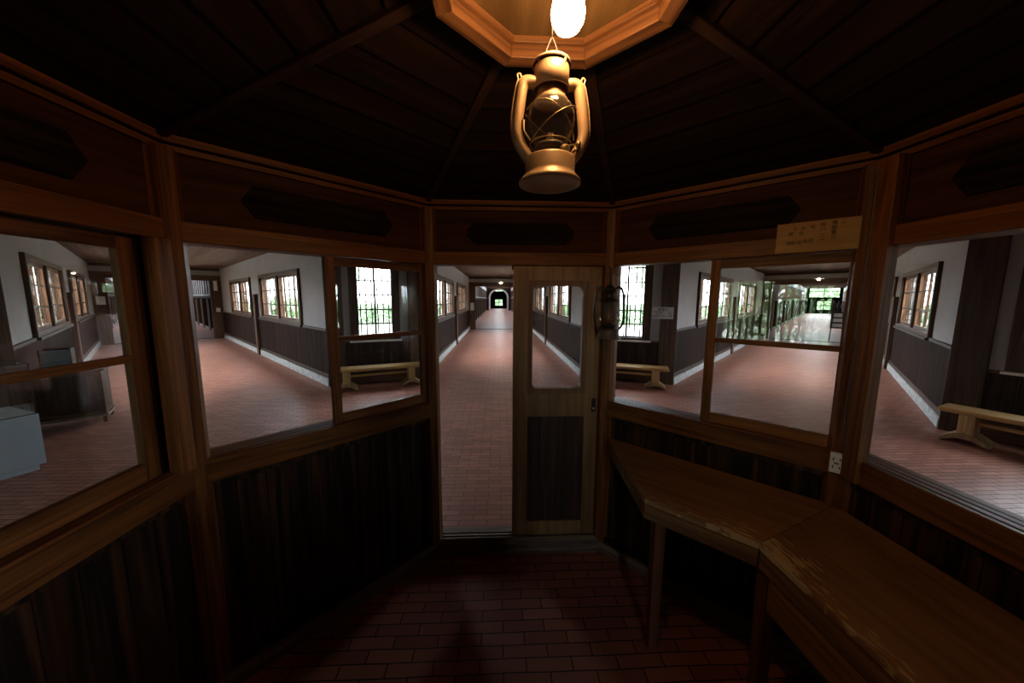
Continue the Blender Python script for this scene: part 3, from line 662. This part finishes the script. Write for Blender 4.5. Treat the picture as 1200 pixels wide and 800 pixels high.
# ------------------------------------------------------------------ wings
WN = {0: ('center', 'middle corridor'), -45: ('left', 'left corridor'), 45: ('right', 'right corridor'), -90: ('far_left', 'far left corridor'), 90: ('far_right', 'far right corridor')}
WW = [(8.17, 11.86, 1.15, 2.40), (13.07, 16.55, 1.15, 2.40)]
def side_window(ang, s, wy0, wy1, wz0, wz1, lab):
    win_n[0] += 1
    w = empty('window_%d' % win_n[0], (0, 0, 0), -R(ang)); struct(w, lab, 'window')
    def bx(mb, y0, y1, x0, x1, z0, z1):     # x measured outward from wall face
        return mb.box(min(s*(HW+x0), s*(HW+x1)), max(s*(HW+x0), s*(HW+x1)), y0, y1, z0, z1)
    f = MB(); t = .11
    for (a, b, c, d) in ((wy0, wy0+t, wz0, wz1), (wy1-t, wy1, wz0, wz1), (wy0+t, wy1-t, wz0, wz0+.07), (wy0+t, wy1-t, wz1-.09, wz1)): bx(f, a, b, -.055, .10, c, d)
    m = (wy0+wy1)/2; bx(f, m-.05, m+.05, -.04, .10, wz0+.07, wz1-.09)
    f.build('window_frame', M['halltrim_z'], w, .004)
    MB().box(min(s*(HW-.085), s*(HW+.02)), max(s*(HW-.085), s*(HW+.02)), wy0-.05, wy1+.05, wz0-.04, wz0+.005).build('window_sill', M['halltrim_y'], w, .004)
    for a, b in ((wy0+t, m-.05), (m+.05, wy1-t)):
        q = MB(); z0, z1 = wz0+.07, wz1-.09
        for (c, d, e, g_) in ((a, a+.06, z0, z1), (b-.06, b, z0, z1), (a, b, z0, z0+.06), (a, b, z1-.06, z1)): bx(q, c, d, 0, .045, e, g_)
        for k in (1, 2): z = z0+(z1-z0)*k/3; bx(q, a, b, .012, .030, z-.013, z+.013)
        for k in (1, 2, 3):
            yy = a+(b-a)*k/4; bx(q, yy-(.03 if k == 2 else .012), yy+(.026 if k == 2 else .011), .012, .030, z0, z1)
        sa = q.build('sash', M['winframe'], w)
        p = MB(); bx(p, a+.01, b-.01, .020, .023, z0+.01, z1-.01); p.build('glass_pane', M['glass'], sa)
    q = MB(); yy = wy0+.2
    while yy < wy1-.12:
        bx(q, yy-.02, yy+.02, .14, .18, wz0-.02, wz1+.02); yy += .85
    q.build('outer_bars', M['winframe'], w)
    l = portal(pol(ang, m, s*(HW+.26), (wz0+wz1)/2), -R(ang)+(-PI/2 if s > 0 else PI/2), wy1-wy0, 1.25)

def wing(ang, cells=True, hwc=1.8, WW=WW):
    sn, where = WN[ang]
    for s, side in ((-1, 'left'), (1, 'right')):
        r = empty('wall_%s_wing_%s' % (sn, side), (0, 0, 0), -R(ang)); struct(r, '%s wall of the %s' % (side, where), 'wall')
        def bx(mb, y0, y1, x0, x1, z0, z1): return mb.box(min(s*x0, s*x1), max(s*x0, s*x1), y0, y1, z0, z1)
        mb = MB(); y = DM+.0
        for a, b, c, d in WW:
            bx(mb, y, a+.04, HW, HW+.2, 0, ZC+.05); bx(mb, a+.04, b-.04, HW, HW+.2, 0, c+.04); bx(mb, a+.04, b-.04, HW, HW+.2, d-.04, ZC+.05); y = b-.04
        bx(mb, y, Y1+.2, HW, HW+.2, 0, ZC+.05)
        mb.build('plaster_face', M['plaster'], r)
        mb = MB(); bx(mb, DM, Y1, HW-.02, HW, .23, 1.13); mb.build('wainscot', M['hallboard'], r)
        mb = MB(); bx(mb, DM, Y1, HW-.04, HW, 1.11, 1.155); mb.build('wainscot_cap', M['halltrim_y'], r, .004)
        mb = MB(); bx(mb, DM, Y1, HW-.05, HW, 0, .16); mb.build('stone_base', M['stone'], r, .008)
        mb = MB(); bx(mb, DM, Y1, HW-.035, HW, .16, .24); mb.build('base_moulding', M['halltrim_y'], r, .006)
        mb = MB(); bx(mb, 12.30, 12.52, HW-.10, HW, 0, 1.86); mb.build('wall_post', M['halltrim_z'], r, .006)
        for k, (a, b, c, d) in enumerate(WW):
            side_window(ang, s, a, b, c, d, '%s window on the %s wall of the %s' % (('near', 'second')[k], side, where))
    # ceiling
    o = MB().box(-HW-.2, HW+.2, DS-.4, Y1+.2, ZC, ZC+.1).build('ceiling_%s_wing' % sn, M['hallceil'], None, rot=(0, 0, -R(ang))); struct(o, 'brown boarded ceiling of the %s' % where, 'ceiling')
    # portal frame
    r = empty('trim_%s_wing_portal' % sn, (0, 0, 0), -R(ang)); struct(r, 'dark timber portal at the end of the %s hall section' % where, 'portal frame')
    MB().box(-HW, -1.42, Y1-.15, Y1+.15, 0, 2.45).box(1.42, HW, Y1-.15, Y1+.15, 0, 2.45).build('portal_post', M['halltrim_z'], r, .006)
    MB().box(-HW, HW, Y1-.17, Y1+.17, 2.45, 2.67).build('portal_lintel', M['halltrim_x'], r, .006)
    MB().box(-HW, HW, Y1-.05, Y1+.05, 2.67, ZC).build('portal_panel', M['plaster'], r)
    MB().box(-HW, HW, Y1-.12, Y1+.02, 2.86, ZC).build('portal_moulding', M['halltrim_x'], r)
    MB().box(-1.42, 1.42, Y1-.10, Y1+.10, 0, .015).build('floor_strip', M['halltrim_x'], r)
    if not cells:
        o = MB().box(-HW, HW, Y1+.2, Y1+.4, 0, ZC).build('wall_%s_wing_end' % sn, M['plaster'], None, rot=(0, 0, -R(ang))); struct(o, 'end wall of the %s' % where, 'wall'); return
    # cell block beyond the portal
    for s, side in ((-1, 'left'), (1, 'right')):
        r = empty('wall_%s_cells_%s' % (sn, side), (0, 0, 0), -R(ang)); struct(r, '%s row of cells beyond the portal of the %s' % (side, where), 'wall')
        def bx(mb, y0, y1, x0, x1, z0, z1): return mb.box(min(s*x0, s*x1), max(s*x0, s*x1), y0, y1, z0, z1)
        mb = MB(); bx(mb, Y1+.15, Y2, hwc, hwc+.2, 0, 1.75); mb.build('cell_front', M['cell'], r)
        mb = MB(); bx(mb, Y1+.15, Y2, hwc-.06, hwc+.2, 1.70, 1.84); mb.build('ledge', M['halltrim_y'], r)
        mb = MB(); bx(mb, Y1+.15, Y2, hwc+.05, hwc+.2, 1.84, 4.0); mb.build('upper_wall', M['lit_plaster'], r)
        mb = MB(); bx(mb, Y1+.15, Y2, hwc-.03, hwc, 0, .16); mb.build('stone_base', M['stone'], r)
        mb = MB(); y = Y1+.5; brown = ang == 45
        while y < Y2-.4:
            if brown: bx(mb, y, y+.17, hwc-.02, hwc+.06, 1.84, 2.75); y += .30
            else: bx(mb, y, y+.42, hwc+.02, hwc+.06, 1.90, 2.85); y += 1.0
        mb.build('vent_slats', M['cellbrown'] if brown else M['halltrim_z'], r)
        if brown:
            mb = MB(); bx(mb, Y1+.3, Y2, hwc-.03, hwc+.06, 2.75, 2.85); mb.build('lattice_rail', M['halltrim_y'], r)
        y = Y1+1.4; k = 0
        proto = None
        while y < Y2-1.5:
            if proto is None:
                d = empty('cell_door', (0, y, 0), 0, r); proto = d
                mb = MB(); bx(mb, 0, .82, hwc-.05, hwc+.01, .02, 1.66); mb.build('door_leaf', M['halltrim_z'], d)
            else:
                d = proto.copy(); COL.objects.link(d); d.parent = r; d.location = (0, y, 0)
                for c in proto.children:
                    q = c.copy(); COL.objects.link(q); q.parent = d
            y += 2.6
    # roof with skylight gaps
    r = empty('ceiling_%s_cells' % sn, (0, 0, 0), -R(ang)); struct(r, 'gabled roof with skylights over the cells of the %s' % where, 'ceiling')
    m = MB()
    for s in (-1, 1):
        for (xa, za, xb, zb) in ((hwc+.3, 3.9, .33, 4.6),):
            m._faces([(s*xa, Y1-.1, za), (s*xb, Y1-.1, zb), (s*xb, Y2+.2, zb), (s*xa, Y2+.2, za), (s*xa, Y1-.1, za+.1), (s*xb, Y1-.1, zb+.1), (s*xb, Y2+.2, zb+.1), (s*xa, Y2+.2, za+.1)],
                     [(0, 1, 2, 3), (7, 6, 5, 4), (0, 4, 5, 1), (1, 5, 6, 2), (2, 6, 7, 3), (3, 7, 4, 0)])
    y = Y1-.1
    for ya in (26, 37, 48): m.box(-.35, .35, y, ya, 4.6, 4.7); y = ya+5.5; portal_up(ang, (ya+ya+5.5)/2, 5.5)
    m.box(-.35, .35, y, Y2+.2, 4.6, 4.7)
    m.build('roof_boards', M['hallceil'], r)
    m = MB()
    for k in range(9):
        yy = Y1+4.2+k*4.4; m.box(-hwc-.05, hwc+.05, yy-.08, yy+.08, 3.25, 3.42); m.box(-.07, .07, yy-.07, yy+.07, 3.42, 4.6)
    m.build('tie_beam', M['halltrim_x'], r)
    # gable closing wall above the portal
    o = MB().box(-hwc-.2, hwc+.2, Y1+.05, Y1+.2, ZC-.1, 4.7).build('wall_%s_gable' % sn, M['plaster'], None, rot=(0, 0, -R(ang))); struct(o, 'gable above the portal of the %s' % where, 'wall')
    # end wall with windows
    r = empty('wall_%s_end' % sn, (0, 0, 0), -R(ang)); struct(r, 'dark end wall with windows far down the %s' % where, 'wall')
    wide = ang == 45
    lo = (-.62, .75, .5, 1.65); up = (-1.5, 1.5, 2.1, 3.75) if wide else (-.6, .75, 3.0, 3.85)
    m = MB(); hole_wall(m, -hwc, hwc, 0, 1.9, [lo], Y2, Y2+.2); hole_wall(m, -hwc, hwc, 1.9, 4.7, [up], Y2, Y2+.2)
    m.build('end_boards', M['cell'], r)
    for (a, b, c, d) in (lo, up):
        m = MB().frame(a, b, c, d, Y2-.03, Y2+.1, .05); m.box((a+b)/2-.05, (a+b)/2+.05, Y2, Y2+.06, c, d); m.box(a, b, Y2, Y2+.06, (c+d)/2-.05, (c+d)/2+.05)
        m.build('end_window', M['halltrim_z'], r)
        portal(pol(ang, Y2+.25, (a+b)/2, (c+d)/2), -R(ang), b-a, d-c)
    if ang == 0:
        # plastered arch across the block
        r = empty('trim_center_arch', (0, 0, 0)); struct(r, 'white plaster arch far down the middle corridor', 'arch')
        n = 14; ri = 1.22; ro = 1.45; zs = 1.95
        arc = lambda q, h: [(-q, zs)]+[(-q*math.cos(PI*k/n), zs+h*math.sin(PI*k/n)) for k in range(1, n)]+[(q, zs)]
        A0, A1 = arc(ri, 1.05), arc(ro, 1.25)
        m = MB(); m.box(-ro, -ri, 49.9, 50.3, 0, zs); m.box(ri, ro, 49.9, 50.3, 0, zs)
        for k in range(n): m.prism([A0[k], A0[k+1], A1[k+1], A1[k]], 49.9, 50.3, 'y')
        m.build('arch_band', M['lit_plaster'], r)
        m = MB(); m.box(-hwc, -ro, 50, 50.25, 0, 3.4); m.box(ro, hwc, 50, 50.25, 0, 3.4)
        for k in range(n): m.prism([A1[k], A1[k+1], (A1[k+1][0], 3.4), (A1[k][0], 3.4)], 50, 50.25, 'y')
        m.build('arch_face', M['cell'], r)
def portal_up(ang, y, ly):
    l = bpy.data.lights.new('skylight_portal', 'AREA'); l.shape = 'RECTANGLE'; l.size = .7; l.size_y = ly; l.cycles.is_portal = True
    o = bpy.data.objects.new('skylight_portal', l); COL.objects.link(o); o.location = pol(ang, y, 0, 4.75); o.rotation_euler = (0, 0, -R(ang))
for a in (0, -45, 45): wing(a)
wing(-90, False, WW=[]); wing(90, False)
o = MB().prism([(pol(a, 7.08).x, pol(a, 7.08).y) for a in (x+22.5+d for x in range(0, 360, 45) for d in (-8, 8))], ZC+.004, ZC+.1).build('ceiling_hall', M['hallceil']); struct(o, 'boarded ceiling of the hall around the booth', 'ceiling')

# ------------------------------------------------------------------ benches along the short walls
def make_bench():
    r = empty('wooden_bench')
    L_, d, zt = .83, .17, .43
    MB().box(-L_, L_, -d, d, zt-.06, zt).build('seat', M['bench'], r, .016)
    for s in (-1, 1):
        lg = empty('leg', (0, 0, 0), 0, r)
        MB().box(s*.60-.065, s*.60+.065, -.12, .12, .12, zt-.05).build('leg_board', M['bench_z'], lg, .006)
        n = 10; pts = []
        for k in range(n+1): u = -1+2*k/n; pts.append((s*.60+u*.19, .035+.11*(1-abs(u)**1.7)))
        for k in range(n+1): u = 1-2*k/n; pts.append((s*.60+u*(.19 if abs(u) > .99 else .155), max(0.0, .075*(1-u*u)) if abs(u) < .99 else 0))
        MB().prism(pts, -.13, .13, 'y').build('arched_foot', M['bench_z'], lg, .004)
    MB().box(-.57, .57, -.018, .018, .245, .285).build('stretcher', M['bench'], r, .004)
    return r
proto = make_bench()
BL = {-22.5: 'honey coloured bench seen through the front left sash below the barred window', 22.5: 'honey coloured bench under the barred window beside the white notice',
      67.5: 'honey coloured bench at the right edge of the photo', -112.5: 'honey bench behind the booth at left', 112.5: 'honey bench behind the booth at right'}
for k, (a, lab) in enumerate(BL.items()):
    if abs(a) > 100: continue
    o = proto if k == 0 else copy_tree(proto)
    o.location = pol(a, 6.47, -.02); o.rotation_euler = (0, 0, -R(a)); tag(o, lab, 'bench', 'benches in the hall')

# ------------------------------------------------------------------ notice on the corner pilaster
r = empty('paper_notice', pol(22.5, DS-.068, .67, 1.488), -R(22.5)); tag(r, 'white printed notice on the dark pilaster right of the barred window', 'notice')
MB().box(-.20, .20, 0, .008, -.12, .12).build('sheet', M['paper'], r, .001)
text_part('御案内', .062, M['ink'], r, (0, -.001, .068), name='heading')
for z, l_, r_ in ((.018, '中央見張所', '五八'), (-.022, '放射状', '八房'), (-.068, '舎房廊下全長', '四間')):
    text_part(l_, .040, M['ink'], r, (-.075, -.001, z), name='line'); text_part(r_, .036, M['ink'], r, (.13, -.001, z), name='line')

# ------------------------------------------------------------------ pendant lamps at the portals
def make_lamp():
    r = empty('pendant_lamp')
    MB().lathe([(0, .10), (.025, .10), (.03, .07), (.06, .05), (.17, .0), (.175, -.006), (.165, -.004), (.05, .04), (0, .05)], seg=28).build('enamel_shade', M['enamel'], r, smooth=True)
    MB().lathe([(0, .045), (.02, .04), (.045, .0), (.045, -.03), (.025, -.06), (0, -.065)], seg=20).build('lamp_bulb', M['lampglow'], r, smooth=True)
    MB().tube([(0, 0, .10), (0, 0, .372)], .006, 8).build('cord', M['iron'], r)
    return r
proto = make_lamp()
for k, (a, x, lab) in enumerate(((0, .02, 'lit enamel pendant lamp in the middle corridor'), (-45, .37, 'lit enamel pendant lamp in the left corridor'), (45, .13, 'lit enamel pendant lamp in the right corridor'))):
    o = proto if k == 0 else copy_tree(proto)
    o.location = pol(a, 17, x, 2.58); tag(o, lab, 'lamp', 'pendant lamps at the portals')

# ------------------------------------------------------------------ showcase and cabinet at the left
sa = -67.5
r = empty('display_showcase', pol(sa, 5.78, .0), -R(sa)); tag(r, 'pale grey showcase with a glass top at the left edge', 'showcase')
MB().box(-.70, .684, -.30, .30, .06, .585).build('base_cabinet', M['whitecab'], r, .004)
MB().box(-.66, .644, -.27, .27, 0, .06).build('plinth', M['whitecab'], r)
gz = 1.10
MB().box(-.69, .674, -.29, -.284, .588, gz).build('glass_front', M['glass'], r)
MB().box(.668, .674, -.284, .284, .588, gz).build('glass_side', M['glass'], r)
MB().box(-.69, .674, .284, .29, .588, gz).build('glass_back', M['glass'], r)
MB().box(-.69, .674, -.29, .29, gz, gz+.006).build('glass_lid', M['glass'], r)
e = MB()
for x in (-.692, .672): 
    for y in (-.292, .288): e.box(x-.003, x+.006, y-.003, y+.006, .586, gz+.008)
for y in (-.292, .288): e.box(-.692, .676, y-.003, y+.004, gz, gz+.01); e.box(-.692, .676, y-.003, y+.004, .585, .593)
e.box(.670, .678, -.29, .29, gz, gz+.01); e.box(-.694, -.688, -.29, .29, gz, gz+.01)
e.build('case_edge', M['iron'], r)
MB().box(-.68, .66, -.275, .275, .585, .60).build('display_floor', M['paper'], r)
x = empty('exhibit', pol(sa, 5.78, .22, .60), -R(sa)); tag(x, 'small dark exhibit on a brown stand inside the glass showcase', 'exhibit')
MB().box(-.22, .20, -.14, .14, 0, .05).build('stand', M['table_leg'], x, .006)
MB().lathe([(0, .05), (.11, .05), (.125, .075), (.115, .10), (.06, .12), (.05, .15), (.03, .165), (0, .17)], seg=24).build('dark_vessel', M['blacktin'], x, smooth=True)

fr = Vector((-5.713, 4.127)); dl = Vector((-.78, -.626)); CW = .64; ca = math.atan2(-dl.y, -dl.x)
r = empty('low_cabinet', (fr.x+dl.x*CW/2, fr.y+dl.y*CW/2, 0), ca); tag(r, 'dark wooden glazed cabinet standing low behind the showcase', 'cabinet')
hc = CW/2
MB().frame(-hc, hc, .12, .73, -.01, .02, .045, .05).build('front_frame', M['halltrim_x'], r, .003)
MB().box(-hc, hc, .02, .42, .12, .73).build('body', M['board'], r, .003)
MB().box(-hc-.03, hc+.03, -.03, .44, .73, .755).build('top', M['halltrim_x'], r, .003)
MB().box(-hc-.02, hc+.02, -.03, .43, .085, .12).build('bottom_rail', M['worn_x'], r, .003)
MB().box(-hc+.045, hc-.045, .004, .009, .17, .685).build('glass_pane', M['glass'], r)
for x_ in (-hc+.02, hc-.02):
    for y_ in (.0, .40): MB().box(x_-.02, x_+.02, y_-.02, y_+.02, 0, .09).build('foot', M['halltrim_z'], r, .003)
rk = empty('leaflet_rack', (fr.x+dl.x*.40, fr.y+dl.y*.40, .756), ca); rk.location += Vector((-.62*.2, .78*.2, 0)); tag(rk, 'small grey slatted rack standing on the dark low cabinet', 'rack')
m = MB().box(-.14, -.125, -.08, .08, 0, .30).box(.125, .14, -.08, .08, 0, .30); m.build('side_panel', M['halltrim_z'], rk, .002)
m = MB()
for k in range(5): m._faces([(-.125, -.08, .02+k*.055), (.125, -.08, .02+k*.055), (.125, -.03, .065+k*.055), (-.125, -.03, .065+k*.055), (-.125, -.074, .014+k*.055), (.125, -.074, .014+k*.055), (.125, -.024, .059+k*.055), (-.125, -.024, .059+k*.055)], [(0, 1, 2, 3), (7, 6, 5, 4), (0, 4, 5, 1), (1, 5, 6, 2), (2, 6, 7, 3), (3, 7, 4, 0)])
m.build('slats', M['whitecab'], rk)
MB().box(-.125, .125, .06, .07, 0, .30).build('back_panel', M['halltrim_z'], rk)

# notices at the portals, extinguishers, signboard, visitors
for ang, x, z, w, h, lab in ((-45, -1.60, 1.62, .22, .30, 'white paper notice on the left post of the left portal'), (0, -1.60, 1.30, .20, .42, 'pale notice on the left post of the middle portal'), (-45, 1.60, 2.25, .12, .42, 'narrow white sign high on the right post of the left portal'), (-45, 1.62, 1.22, .14, .17, 'small white card low on the right post of the left portal')):
    o = MB().box(-w/2, w/2, 0, .01, -h/2, h/2).build('paper_notice', M['paper'], None, .001, loc=pol(ang, Y1-.16-.002, x, z), rot=(0, 0, -R(ang))); tag(o, lab, 'notice')
def make_ext():
    r = empty('fire_extinguisher')
    MB().lathe([(0, 0), (.07, 0), (.075, .01), (.075, .38), (.06, .43), (.025, .46), (.025, .49), (0, .49)], seg=20).build('cylinder', M['red'], r, smooth=True)
    MB().lathe([(.076, .10), (.0765, .10), (.0765, .24), (.076, .24)], seg=20).build('label_band', M['paper'], r)
    MB().box(-.02, .09, -.012, .012, .49, .52).box(-.02, .07, -.012, .012, .54, .56).build('grip', M['iron'], r)
    MB().tube(smooth_path([(-.02, 0, .50), (-.09, 0, .46), (-.10, 0, .25), (-.085, 0, .10)], 5), .01, 8).build('hose', M['iron'], r)
    return r
p1 = make_ext(); p1.location = pol(-45, 36.5, 1.62); tag(p1, 'red fire extinguisher on the floor of the left corridor', 'fire extinguisher', 'fire extinguishers in the corridors')
p2 = copy_tree(p1); p2.location = pol(45, 42, 1.15); tag(p2, 'red fire extinguisher on the floor of the right corridor', 'fire extinguisher', 'fire extinguishers in the corridors')
r = empty('sign_easel', pol(45, 19.75, .84), -R(45)); tag(r, 'black folding signboard with white sheets at the right portal', 'signboard')
for s in (-1, 1):
    MB().tube([(s*.20, -.22, 0), (s*.14, 0, 1.25)], .014, 8).build('leg', M['iron'], r); MB().tube([(s*.20, .22, 0), (s*.14, .01, 1.25)], .014, 8).build('leg', M['iron'], r)
MB().box(-.22, .22, -.035, -.02, .55, 1.30).build('board', M['iron'], r, loc=(0, -.06, 0), rot=(R(-9), 0, 0))
for z in (.68, .90, 1.12): MB().box(-.16, .16, -.040, -.035, z-.07, z+.08).build('sheet', M['paper'], r, loc=(0, -.06, 0), rot=(R(-9), 0, 0))

def person(loc, rz, lab, h=1.70, coat=True):
    r = empty('person', loc, rz); tag(r, lab, 'person', 'visitors in the right corridor')
    k = h/1.7
    V_ = [((0, 0, .95), .145), ((0, 0, 1.12), .13), ((0, 0, 1.30), .155), ((0, 0, 1.43), .10), ((0, .0, 1.49), .055), ((0, -.015, 1.60), .088), ((0, -.005, 1.66), .08)]
    E_ = [(0, 1), (1, 2), (2, 3), (3, 4), (4, 5), (5, 6)]
    for s in (-1, 1):
        i = len(V_)
        V_ += [((s*.17, 0, 1.40), .062), ((s*.22, .01, 1.14), .048), ((s*.22, -.07, .90), .036), ((s*.215, -.09, .82), .04), ((s*.095, 0, .88), .10), ((s*.10, -.02, .50), .068), ((s*.11, .03, .09), .045), ((s*.115, -.10, .04), .042)]
        E_ += [(3, i), (i, i+1), (i+1, i+2), (i+2, i+3), (0, i+4), (i+4, i+5), (i+5, i+6), (i+6, i+7)]
    me = bpy.data.meshes.new('body'); me.from_pydata([tuple(c*k for c in v) for v, _ in V_], E_, [])
    o = bpy.data.objects.new('body', me); COL.objects.link(o); o.parent = r
    sk = o.modifiers.new('skin', 'SKIN'); sb = o.modifiers.new('sub', 'SUBSURF'); sb.levels = 1; sb.render_levels = 2
    for i, (v, rad) in enumerate(V_):
        d = me.skin_vertices[0].data[i]; d.radius = (rad*k, rad*k*(.8 if i < 4 else 1)); d.use_root = (i == 0)
    me.materials.append(M['dark_cloth'])
    MB().lathe([(0, .10), (.05, .09), (.092, .04), (.098, 0), (.09, -.06), (.06, -.10)], (0, .012*k, 1.655*k), 16).build('hair', M['hair'], r, smooth=True)
    return r
person(pol(45, 57.0, 1.0), -R(45)+PI, 'person in dark clothes, left of the two far down the right corridor')
person(pol(45, 57.6, 1.45), -R(45)+.4, 'person in dark clothes, right of the two far down the right corridor', 1.62)

# ------------------------------------------------------------------ outside: hedges and trees
def clump(mb, c, rx, ry, rz, n, rnd):
    for _ in range(n):
        u = rnd.uniform(0, 2*PI); w = rnd.uniform(-.9, 1); s = math.sqrt(max(0, 1-w*w)); q = rnd.uniform(.55, 1)
        p = Vector((c[0]+rx*s*math.cos(u)*q, c[1]+ry*s*math.sin(u)*q, c[2]+rz*w*q))
        a = Vector((rnd.gauss(0, 1), rnd.gauss(0, 1), rnd.gauss(0, 1))).normalized(); b_ = a.orthogonal().normalized()
        l = rnd.uniform(.12, .26)
        v = [mb.bm.verts.new(p+a*l), mb.bm.verts.new(p+b_*l*.45), mb.bm.verts.new(p-a*l), mb.bm.verts.new(p-b_*l*.45)]
        mb.bm.faces.new(v)
rnd = random.Random(3)
for ang, where in ((-22.5, 'left of the middle corridor'), (22.5, 'right of the middle corridor'), (67.5, 'outside the far right window'), (-67.5, 'outside the far left window'), (112.5, 'behind right'), (-112.5, 'behind left'), (157.5, 'behind'), (-157.5, 'behind at left end')):
    m = MB(); d = 30
    for k in range(9): clump(m, (0+(k-4)*1.7, rnd.uniform(-.5, .5), .35+rnd.uniform(-.2, .4)), 1.6, 1.0, 1.25, 520, rnd)
    o = m.build('hedge', M['leaf'], None, loc=pol(ang, d, 0, 0), rot=(0, 0, -R(ang))); tag(o, 'green hedge in the yard '+where, 'hedge', 'hedges in the yard', 'stuff')
    t = empty('tree', pol(ang, 38, 2.5 if ang > 0 else -2.5, -.35)); tag(t, 'pale leafy tree in the yard '+where, 'tree', 'trees in the yard')
    MB().tube([(0, 0, 0), (.1, 0, 2.0), (0, .1, 4.5)], [.2, .16, .08], 10).build('trunk', M['bark'], t)
    m = MB(); clump(m, (0, 0, 5.0), 3.2, 3.0, 2.3, 2600, rnd); m.build('crown', M['leaf2'], t)

for ang, where in ((0, 'beyond the end of the middle corridor'), (45, 'beyond the end of the right corridor'), (-45, 'beyond the end of the left corridor')):
    m = MB()
    for k in range(4): clump(m, ((k-1.5)*1.6, 0, 1.6+rnd.uniform(-.2, .4)), 1.6, 1.0, 2.6, 2200, rnd)
    o = m.build('hedge', M['leaf'], None, loc=pol(ang, 68, 0, 0), rot=(0, 0, -R(ang))); tag(o, 'tall green hedge '+where, 'hedge', 'hedges in the yard', 'stuff')
m = MB()
for k in range(5): clump(m, ((k-2)*2.0, 0, 1.9+rnd.uniform(-.2, .4)), 1.8, 1.0, 2.6, 1500, rnd)
o = m.build('hedge', M['leaf2'], None, loc=pol(-131, 14, 0, 0), rot=(0, 0, -R(-131))); tag(o, 'tall pale hedge mirrored in the right sash glass', 'hedge', 'hedges in the yard', 'stuff')
# ------------------------------------------------------------------ light
w = bpy.data.worlds.new('world'); scn.world = w; w.use_nodes = True
bg = w.node_tree.nodes['Background']; bg.inputs[0].default_value = (.83, .92, 1.0, 1); bg.inputs[1].default_value = 1.0
w.cycles.sampling_method = 'AUTOMATIC'
scn.view_settings.view_transform = 'Standard'; scn.view_settings.look = 'None'; scn.view_settings.gamma = 1; scn.view_settings.use_curve_mapping = False
scn.view_settings.exposure = 4.78
scn.cycles.max_bounces = 10; scn.cycles.diffuse_bounces = 5; scn.cycles.glossy_bounces = 4; scn.cycles.transparent_max_bounces = 16
scn.cycles.caustics_reflective = False; scn.cycles.caustics_refractive = False; scn.cycles.sample_clamp_indirect = 6
scn.cycles.use_denoising = True
